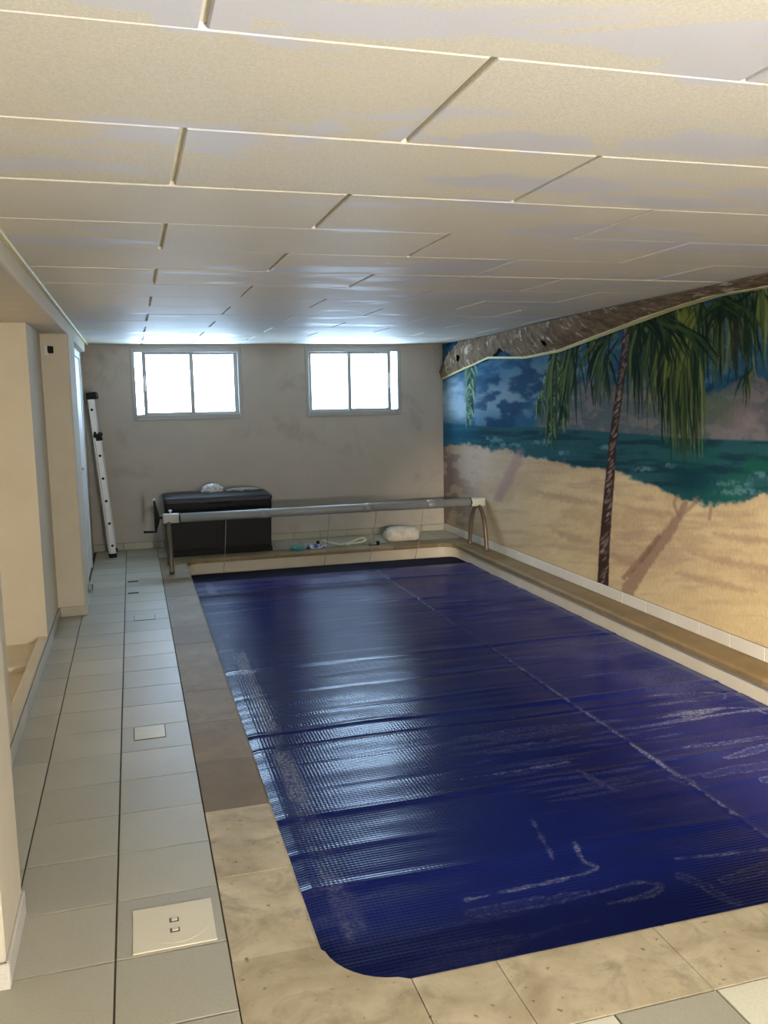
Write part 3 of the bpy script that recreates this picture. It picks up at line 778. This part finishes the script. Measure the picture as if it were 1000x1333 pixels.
ZZ[:, 0] = zt
ZZ = np.minimum(ZZ, ZC - .006); XX = np.minimum(XX, XR - .012)
bm = bmesh.new()
n_, m_ = Yc.shape
keep = np.ones((n_ - 1, m_ - 1), bool)
for i in range(n_ - 1):
    for j in range(m_ - 1):
        Y_, T_ = Yc[i, j], Tc[i, j]
        # holes and torn bites that let the mural show through
        if 7.25 < Y_ < 7.95 and T_ > .98 - .42 * math.sin((Y_ - 7.25) / .70 * math.pi) ** 1.5 * (.8 + .4 * mnoise.noise((Y_ * 9, 0, 3))) and T_ < .93: keep[i, j] = False
        if ((Y_ - 6.62) / .05) ** 2 + ((T_ - .62) / .10) ** 2 < 1: keep[i, j] = False
        if ((Y_ - 8.72) / .05) ** 2 + ((T_ - .55) / .12) ** 2 < 1: keep[i, j] = False
        if Y_ > 8.75 and T_ < .75 and T_ < (Y_ - 8.72) * 1.35 + .12 * mnoise.noise((Y_ * 14, T_ * 5, 1)): keep[i, j] = False
gv = {}
def gvert(i, j):
    if (i, j) not in gv: gv[(i, j)] = bm.verts.new((XX[i, j], Yc[i, j], ZZ[i, j]))
    return gv[(i, j)]
for i in range(n_ - 1):
    for j in range(m_ - 1):
        if keep[i, j]: bm.faces.new([gvert(i, j), gvert(i + 1, j), gvert(i + 1, j + 1), gvert(i, j + 1)])
t = NT('torn_plaster_back')
n = t.noise(9, 7, .68, dist=.5)
col = t.mix(t.ramp(n, B01(.35, .65)), L8(92, 76, 60), L8(140, 122, 98))
col = t.mix(t.ramp(t.noise(8, 6, .62, dist=1.2), B01(.57, .64)), col, L8(190, 178, 156))
t.bump(t.noise(11, 6, .6), .8, .02)
MT_TORN = t.fin(col, .9, spec=.04)
corn = empty('torn_cornice', (XR - .1, 6.0, ZC - .01))
co = rel(mesh('torn_board', bm, MT_TORN), corn)
md = co.modifiers.new('thick', 'SOLIDIFY'); md.thickness = .005; md.offset = 0
# pale yellow edging that follows the lower edge
bm = bmesh.new(); prev = None
for i in range(0, n_, 3):
    wd_ = np.interp(Ys[i], [2.6, 4.6, 5.6, 7, 9.3], [.07, .056, .032, .016, .012])
    xa, za = XX[i, -1] - .004, ZZ[i, -1]
    # edging leans from the wall toward the board
    k = max(0, m_ - 4); dx, dz = XX[i, k] - xa, ZZ[i, k] - za; ln = math.hypot(dx, dz) + 1e-6; dx, dz = dx / ln, dz / ln
    off = (-.006 * -dz, -.006)
    ring = [bm.verts.new(v_) for v_ in ((xa, Ys[i], za - .007), (xa + dx * wd_, Ys[i], min(za + dz * wd_, ZC - .01) - .007), (xa + dx * wd_, Ys[i], min(za + dz * wd_, ZC - .006)), (xa, Ys[i], za + .002))]
    if prev:
        for q in range(4): bm.faces.new([prev[q], prev[(q + 1) % 4], ring[(q + 1) % 4], ring[q]])
    else: bm.faces.new(ring)
    prev = ring
bm.faces.new(list(reversed(prev)))
bmesh.ops.recalc_face_normals(bm, faces=bm.faces)
rel(mesh('edging', bm, m_plain('cornice_edging', L8(196, 190, 134), .7, var=.2, scale=8)), corn)['label'] = 'yellowed edging strip'
tag(corn, 'torn brown cornice strip hanging loose above the mural', 'cornice')

# ================================================================== COVER REEL
MT_STEEL = m_plain('reel_tube_aluminium', L8(150, 152, 150), .5, .1, var=.06)
MT_BLOCK = m_plain('reel_block_plastic', L8(178, 178, 168), .45, var=.05)
MT_LEG = m_plain('reel_leg_metal', L8(100, 86, 70), .45, .3, var=.15)
MT_BLACK = m_plain('black_plastic', L8(22, 21, 22), .6, var=.2, spec=.15)
RY, RZ = 8.10, .475
reel = empty('cover_reel', (1.83, RY, 0.0))
rp = lambda x_, y_, z_: (x_ - 1.83, y_ - RY, z_)
tb = tube('tube', [rp(.37, RY, RZ), rp(3.24, RY, RZ)], .042, MT_STEEL, reel, 24)
for x_ in (1.10, 2.12, 2.78):
    tube('tube_sleeve', [rp(x_, RY, RZ), rp(x_ + .10, RY, RZ)], .0445, MT_STEEL, tb, 20)
for (x0, x1) in ((.225, .372), (3.245, 3.395)):
    b_ = bmesh.new(); add_box(b_, x0 - 1.83, x1 - 1.83, -.045, .045, RZ - .042, RZ + .042, .012, 3)
    bo = mesh('bearing_block', b_, MT_BLOCK, reel, True)
    xi = x1 if x0 < 1 else x0
    tube('collar', [rp(xi - .006, RY, RZ), rp(xi + .008, RY, RZ)], .047, MT_DARKRUB, bo, 20)
for x_ in (.275, 3.33):
    for s_ in (-1, 1):
        pts = smooth_path([rp(x_, RY + s_ * .012, RZ - .035), rp(x_, RY + s_ * .09, RZ - .075), rp(x_, RY + s_ * .165, RZ - .18), rp(x_, RY + s_ * .20, RZ - .30), rp(x_, RY + s_ * .225, .015)], 6)
        lg = tube('leg', pts, .0205, MT_LEG, reel, 12)
        tube('foot', [rp(x_, RY + s_ * .225, .004), rp(x_, RY + s_ * .225, .03)], .024, MT_LEG, lg, 14)
ck = tube('crank_axle', [rp(.225, RY, RZ + .01), rp(.15, RY, RZ + .01)], .012, MT_BLACK, reel, 12)
cb = bmesh.new()
prof = [(.645, .010), (.60, .016), (.53, .030), (.485, .036), (.44, .030), (.39, .018), (.35, .012)]
va = [[cb.verts.new((xx - 1.83, s_ * w_, z_)) for xx, s_ in ((.150, -1), (.150, 1), (.150 + w_ * 1.4, 1), (.150 + w_ * 1.4, -1))] for z_, w_ in prof]
for a_, b_ in zip(va[:-1], va[1:]):
    for q in range(4): cb.faces.new([a_[q], b_[q], b_[(q + 1) % 4], a_[(q + 1) % 4]])
cb.faces.new(va[0]); cb.faces.new(list(reversed(va[-1]))); bmesh.ops.recalc_face_normals(cb, faces=cb.faces)
mesh('crank_arm', cb, MT_BLACK, reel)
tube('crank_handle', [rp(.155, RY, .358), rp(.05, RY, .362)], [.009, .011], MT_BLACK, reel, 12)
sb = bmesh.new(); bmesh.ops.create_uvsphere(sb, u_segments=12, v_segments=8, radius=.013, matrix=Matrix.Translation(rp(.156, RY, .652))); mesh('crank_cap', sb, MT_WHITE, reel, True)
tube('lock_knob', [rp(.295, RY, RZ + .04), rp(.295, RY, RZ + .062), rp(.295, RY, RZ + .066), rp(.295, RY, RZ + .078)], [.006, .006, .016, .014], MT_WHITE, reel, 12)
tag(reel, 'hand-cranked metal cover reel on bent legs across the far pool end', 'pool reel')
MT_STRAP = m_plain('reel_strap', L8(150, 148, 142), .7)
for x_ in (.80, 1.80, 2.27, 2.76):
    b_ = bmesh.new()
    pts = [(x_, RY + .044, RZ), (x_, RY + .06, RZ - .08), (x_ - .01, RY + .17, .08), (x_ - .02, RY + .27, -.116)]
    add_tube(b_, smooth_path([rp(*p) for p in pts], 5), .0035, 6)
    mesh('strap', b_, MT_STRAP, reel, True)

# ================================================================== STORAGE BOX AND THINGS ON IT
t = NT('storage_box_plastic'); t.bump(t.noise(120, 3), .2, .001)
MT_BOX = t.fin(t.mix(t.noise(6), L8(26, 25, 24), L8(33, 32, 30)), .6, spec=.18)
t = NT('storage_box_lid_plastic')
MT_LID = t.fin(t.mix(t.noise(6), L8(24, 24, 28), L8(32, 32, 38)), .45, spec=.3)
bx0, bx1, by0, by1 = .262, 1.335, 8.705, 9.26
box_e = empty('storage_box', ((bx0 + bx1) / 2, (by0 + by1) / 2, 0.004))
hw, hd = (bx1 - bx0) / 2, (by1 - by0) / 2
bm = bmesh.new()
secs = [(0.0, .94, .94), (.03, .955, .95), (.50, .985, .98), (.53, .985, .98)]
def rrect(hw_, hd_, r_, n=4):
    out = []
    for (sx, sy, a0) in ((1, 1, 0), (-1, 1, 90), (-1, -1, 180), (1, -1, 270)):
        for k in range(n + 1):
            a = math.radians(a0 + 90 * k / n); out.append((sx * (hw_ - r_) + r_ * math.cos(a), sy * (hd_ - r_) + r_ * math.sin(a)))
    return out
def loft(bm_, secs_, cap=True):
    rings = [[bm_.verts.new((x_, y_, z_)) for x_, y_ in rrect(a, b, r_)] for (z_, a, b, r_) in secs_]
    for p, q in zip(rings[:-1], rings[1:]):
        for k in range(len(p)): bm_.faces.new([p[k], p[(k + 1) % len(p)], q[(k + 1) % len(p)], q[k]])
    bm_.faces.new(list(reversed(rings[0]))); bm_.faces.new(rings[-1])
loft(bm, [(z_, hw * a, hd * b, .03) for z_, a, b in secs])
body = mesh('body', bm, MT_BOX, box_e)
for xk in (-.27, .27):
    box('panel', xk - .24, xk + .24, -hd * .975 - .005, -hd * .95, .07, .46, MT_BOX, body, .004)
box('base_rail', -hw * .965, hw * .965, -hd * .96 - .004, -hd * .9, 0, .055, MT_BLACK, body, .004)
bm = bmesh.new()
loft(bm, [(.535, hw * 1.0, hd * 1.0, .03), (.568, hw * 1.0, hd * 1.0, .03), (.578, hw * .99, hd * .98, .04), (.588, hw * .96, hd * .93, .06), (.597, hw * .86, hd * .76, .1), (.602, hw * .6, hd * .4, .1)])
lid = mesh('lid', bm, MT_LID, box_e)
bm = bmesh.new(); pl = [(-.13, 0), (.13, 0), (.10, -.03), (-.10, -.03)]
add_box(bm, -.12, .12, -hd - .006, -hd + .01, .515, .535, .005); mesh('lid_grip', bm, MT_BLACK, lid)
tag(box_e, 'black plastic storage box with domed lid against the end wall', 'storage box')

def crumple(name, c, size, seed, mat, amp=.35, flat=.35, label=None, cat=None, sub=3, freq=2.2):
    b = bmesh.new(); bmesh.ops.create_icosphere(b, subdivisions=sub, radius=1.0)
    for v_ in b.verts:
        p = v_.co.copy(); k = 1 + amp * mnoise.noise(p * freq + Vector((seed, 0, 0))) + amp * .6 * abs(mnoise.noise(p * freq * 2.7 + Vector((0, seed, 0))))
        p *= k; p.z = max(p.z, -flat)
        v_.co = Vector((p.x * size[0], p.y * size[1], (p.z + flat) * size[2]))
    o = mesh(name, b, mat, None, False); o.location = c
    if label: tag(o, label, cat)
    return o
t = NT('thin_plastic_bag'); t.b.inputs['Transmission Weight'].default_value = .15
MT_BAG = t.fin(t.mix(t.noise(20), L8(196, 192, 192), L8(226, 224, 224)), .3)
crumple('plastic_bag', (.755, 9.0, .606), (.10, .07, .062), 3.1, MT_BAG, label='crumpled white plastic bag on top of the storage box lid', cat='plastic bag')
t = NT('dull_plastic_wrap'); t.b.inputs['Transmission Weight'].default_value = .3
MT_WRAP = t.fin(t.mix(t.noise(20), L8(128, 124, 112), L8(160, 156, 146)), .35)
crumple('plastic_wrap', (1.08, 9.0, .607), (.16, .07, .024), 8.4, MT_WRAP, label='flat dull plastic wrapping on top of the storage box lid', cat='plastic wrap', freq=3)

# ================================================================== THINGS ON THE FAR DECK
# filled white sack
b = bmesh.new(); bmesh.ops.create_icosphere(b, subdivisions=4, radius=1)
sp_ = lambda v_, p: math.copysign(abs(v_) ** p, v_)
for v_ in b.verts:
    p = v_.co; x_, y_, z_ = sp_(p.x, .55), sp_(p.y, .55), sp_(p.z, .7)
    k = 1 + .07 * mnoise.noise(Vector((x_ * 2.2, y_ * 2.2, z_ * 3)) + Vector((4, 1, 0))) + .03 * mnoise.noise(Vector((x_, y_, z_)) * 7)
    z2 = max(z_ * k, -.75); side = 1 - .10 * max(0, z_)
    v_.co = Vector((x_ * .195 * k * side, y_ * .125 * k * side, (z2 + .75) * .083))
t = NT('sack_film'); t.bump(t.noise(45, 4), .4, .004)
MT_SACK = t.fin(t.mix(t.ramp(t.noise(14, 5), B01(.4, .7)), L8(214, 208, 196), L8(196, 180, 150)), .4)
sk = mesh('sack', b, MT_SACK, None, True); sk.location = (2.755, 8.87, .002); sk.rotation_euler = (0, 0, -.05)
tag(sk, 'plump white plastic sack lying on the far deck', 'sack')
# cream hose with grey ends
hose = empty('hose', (2.1, 8.78, 0))
hp = [(1.93, 8.99, .016), (1.98, 8.86, .014), (2.03, 8.745, .014), (2.09, 8.76, .014), (2.20, 8.85, .02), (2.30, 8.92, .034), (2.345, 8.90, .034), (2.335, 8.83, .026), (2.27, 8.78, .015), (2.15, 8.74, .014), (2.10, 8.72, .014)]
MT_HOSE = m_plain('hose_plastic', L8(218, 210, 186), .4, var=.05)
rel(tube('hose_tube', smooth_path(hp, 6), .012, MT_HOSE, None, 10), hose)
for p, q in (((1.915, 9.03, .018), (1.935, 8.98, .017)), ((2.09, 8.715, .016), (2.14, 8.738, .016))):
    rel(tube('coupling', [p, q], .017, MT_WHITE, None, 12), hose)
tag(hose, 'cream plastic hose folded in a loop on the far deck', 'hose')
# its loose grey fitting
ft = empty('hose_fitting', (2.38, 8.66, .022))
tube('barrel', [(-.05, .02, 0), (.03, -.01, 0)], .02, m_plain('fitting_grey', L8(120, 116, 104), .5), ft, 12)
tube('nut', [(.028, -.009, 0), (.055, -.02, 0)], .022, MT_BLACK, ft, 8)
tag(ft, 'small grey pipe fitting lying beside the cream hose', 'pipe fitting')
crumple('cloth', (1.565, 8.665, .002), (.075, .05, .030), 2.2, m_plain('teal_cloth', L8(54, 128, 124), .7), label='small teal cloth crumpled on the far pool edge', cat='cloth')
bp = crumple('packet', (1.755, 8.68, .002), (.09, .05, .030), 6.6, None, label='crumpled blue and white packet on the far pool edge', cat='packet', freq=2.8)
t = NT('packet_film'); col = t.ramp(t.noise(26, 3, .5), [(.42, L8(40, 50, 120)), (.52, L8(52, 60, 130)), (.58, L8(196, 198, 210))])
bp.data.materials.append(t.fin(col, .4))
lid2 = tag(tube('bottle_cap', [(1.845, 8.97, .002), (1.845, 8.97, .03)], [.018, .016], MT_BLACK, None, 12), 'small black cap near the cream hose end', 'cap')

# ================================================================== LADDER
MT_LAD = m_plain('ladder_aluminium', L8(176, 178, 178), .42, .35, var=.06)
lad = empty('ladder', (-.252, 8.94, .006), (0, math.radians(-4.2), 0))
for (dx, ztop, nm) in ((-.008, 1.575, 'stile'), (.010, 1.20, 'stile')):
    for yk in (0.0, .335):
        b = bmesh.new(); add_box(b, dx - .027, dx + .027, yk - .012 - (.03 if dx > 0 else 0), yk + .012 - (.03 if dx > 0 else 0), .02, ztop, .004)
        s_ = mesh(nm, b, MT_LAD, lad)
        box('end_cap', dx - .031, dx + .031, yk - .016 - (.03 if dx > 0 else 0), yk + .016 - (.03 if dx > 0 else 0), -.002, .04, MT_BLACK, s_, .004)
        box('end_cap', dx - .036, dx + (.066 if dx < 0 else .04), yk - (.047 if dx > 0 else .022), yk + (-.012 if dx > 0 else .017), ztop - .004, ztop + (.062 if dx < 0 else .035), MT_BLACK, s_, .008)
    nr = int((ztop - .1) / .225)
    for k in range(nr + 1):
        z_ = .12 + k * .225
        if z_ > ztop - .03: break
        rg_ = tube('rung', [(dx, -.010 - (.03 if dx > 0 else 0), z_), (dx, .345 - (.03 if dx > 0 else 0), z_)], .014, MT_LAD, lad, 10)
        if dx > 0 or z_ > 1.2:
            tube('rung_plug', [(dx, -.0145 - (.03 if dx > 0 else 0), z_), (dx, -.009 - (.03 if dx > 0 else 0), z_)], .013, MT_BLACK, rg_, 10)
box('guide_bracket', -.005, .055, -.05, .018, 1.165, 1.20, MT_BLACK, lad, .004)
tag(lad, 'aluminium two-section ladder leaning in the far corner', 'ladder')

# ================================================================== SMALL FITTINGS
jb = empty('junction_box', (-.53, 6.56, 1.915))
box('mount', -.03, .0, -.008, 0, -.035, .035, MT_WHITE, jb, .002)
box('housing', -.006, .03, -.035, 0, -.024, .024, MT_BLACK, jb, .004)
tag(jb, 'tiny black box fixed high on the far pillar', 'junction box')
wc = empty('wall_cap', (XP + .009, 7.08, .10), (0, math.radians(90), 0))  # round grey cap at the pillar foot, its use unknown
tube('ring', [(0, 0, 0), (0, 0, .022)], [.045, .04], MT_ALU, wc, 18); tube('plug', [(0, 0, .018), (0, 0, .026)], .026, MT_DARKRUB, wc, 16)
tag(wc, 'small round grey cap at the foot of the far pillar', 'wall cap')
# skimmer lid plate in the floor
hx0, hx1, hy0, hy1 = -.078, .157, 2.366, 2.583
hat = empty('floor_hatch', ((hx0 + hx1) / 2, (hy0 + hy1) / 2, 0.001))
MT_HATCH = m_plain('hatch_plastic', L8(218, 210, 186), .45, var=.06, scale=6)
a, b_ = (hx1 - hx0) / 2, (hy1 - hy0) / 2
pln = box('plate', -a, a, -b_, b_, -.004, .0028, MT_HATCH, hat, .0006)
bm = bmesh.new()
for k in range(40):
    pass
N = 40; lp = [(.01 + .100 * math.cos(2 * math.pi * k / N), .004 + .096 * math.sin(2 * math.pi * k / N)) for k in range(N)]
add_prism(bm, lp, .002, .0036, .0005, 1)
ldo = mesh('lid', bm, MT_HATCH, hat)
for yk in (.022, -.030):
    b2_ = bmesh.new(); add_box(b2_, -.012, .016, yk - .011, yk + .011, .0032, .0042, .0)
    mesh('finger_hole', b2_, m_plain('hatch_hole', L8(110, 88, 60), .7), ldo)
    box('finger_tab', -.006, .012, yk - .007, yk + .008, .0036, .0075, MT_WHITE, ldo, .002)
tag(hat, 'cream rectangular skimmer lid set in the floor by the coping', 'floor hatch')
# slots and patches in the floor
MT_SLOT = m_plain('slot_dark', L8(34, 30, 28), .9)
for (yk, lb) in ((7.66, 'thin dark slot in the floor tiles beside the reel leg'), (7.19, 'thin dark slot in the floor tiles farther from the reel leg')):
    tag(box('drain_slot', -.105, -.02, yk - .018, yk + .018, -.006, .0022, MT_SLOT, None, .001), lb, 'drain slot', 'drain slots')
def hatch2(x0, x1, y0, y1, mat, lb):
    e = empty('repair_patch', ((x0 + x1) / 2, (y0 + y1) / 2, 0))
    a, b_ = (x1 - x0) / 2, (y1 - y0) / 2
    box('infill', -a + .003, a - .003, -b_ + .003, b_ - .006, -.004, .0028, mat, e, .001)
    bm = bmesh.new(); add_box(bm, -a, -a + .003, -b_, b_, -.004, .0020); add_box(bm, a - .003, a, -b_, b_, -.004, .0020); add_box(bm, -a + .003, a - .003, -b_, -b_ + .003, -.004, .0020)
    mesh('joint', bm, MT_GROUT, e)
    tag(e, lb, 'floor patch')
hatch2(-.07, .075, 3.98, 4.14, m_plain('patch_mortar', L8(186, 177, 138), .4, var=.15), 'yellowish mortar patch let into a floor tile')
hatch2(-.06, .085, 6.25, 6.40, MT_TILE, 'grey tile patch let into the floor near the far pillar')

# ================================================================== LAMPS (behind the viewpoint and inside the niche) AND ADDED SPOT
def wall_lamp(name, loc, power, label, r_=.11, rot=0, plate=True, col=LAMP_COL):
    e = empty(name, loc, (0, 0, rot))
    if plate: tube('base', [(0, -.14, 0), (0, -.10, 0)], .07, MT_WHITE, e, 20)
    b = bmesh.new(); bmesh.ops.create_uvsphere(b, u_segments=24, v_segments=14, radius=r_)
    tn = NT(name + '_opal'); tn.b.inputs['Emission Color'].default_value = (*col, 1)
    area = 4 * math.pi * r_ ** 2
    tn.b.inputs['Emission Strength'].default_value = power / (math.pi * area)
    mesh('globe', b, tn.fin(tn.mix(tn.noise(5), (.85, .85, .82), (.9, .9, .88)), .3), e, True)
    return tag(e, label, 'wall lamp')
wall_lamp('wall_lamp', (.9, YR + .14, 1.0), REAR_LAMP_W, 'opal globe lamp on the wall behind the viewpoint', .16)
# unseen warm spot behind the viewpoint, added to brighten the lower mural
sp = empty('added_spot', (1.9, YR + .16, 1.45))
tube('arm', [(0, -.16, 0), (0, -.04, 0)], .012, MT_WHITE, sp, 10)
aim = (Vector((3.42, 4.0, .15)) - Vector((1.9, YR + .16, 1.45))).normalized()
tube('shade', [aim * -.06, aim * -.03, aim * .04], [.02, .045, .06], MT_WHITE, sp, 20)
sl = bpy.data.lights.new('added_spot_light', 'SPOT'); sl.energy = ADDED_SPOT_W; sl.color = (1.0, .87, .68); sl.spot_size = math.radians(34); sl.spot_blend = 1.0; sl.shadow_soft_size = .05
slo = bpy.data.objects.new('added_spot_light', sl); C.objects.link(slo); slo.parent = sp; slo.location = aim * .055; slo.rotation_euler = aim.to_track_quat('-Z', 'Y').to_euler()
tag(sp, 'small white spot lamp added unseen behind the viewpoint to brighten the mural', 'spot lamp')
wall_lamp('wall_lamp', (-2.25, 5.0, .95), NICHE_LAMP_W, 'opal globe lamp low inside the niche', .09, math.radians(-90), col=(1.0, .82, .56))
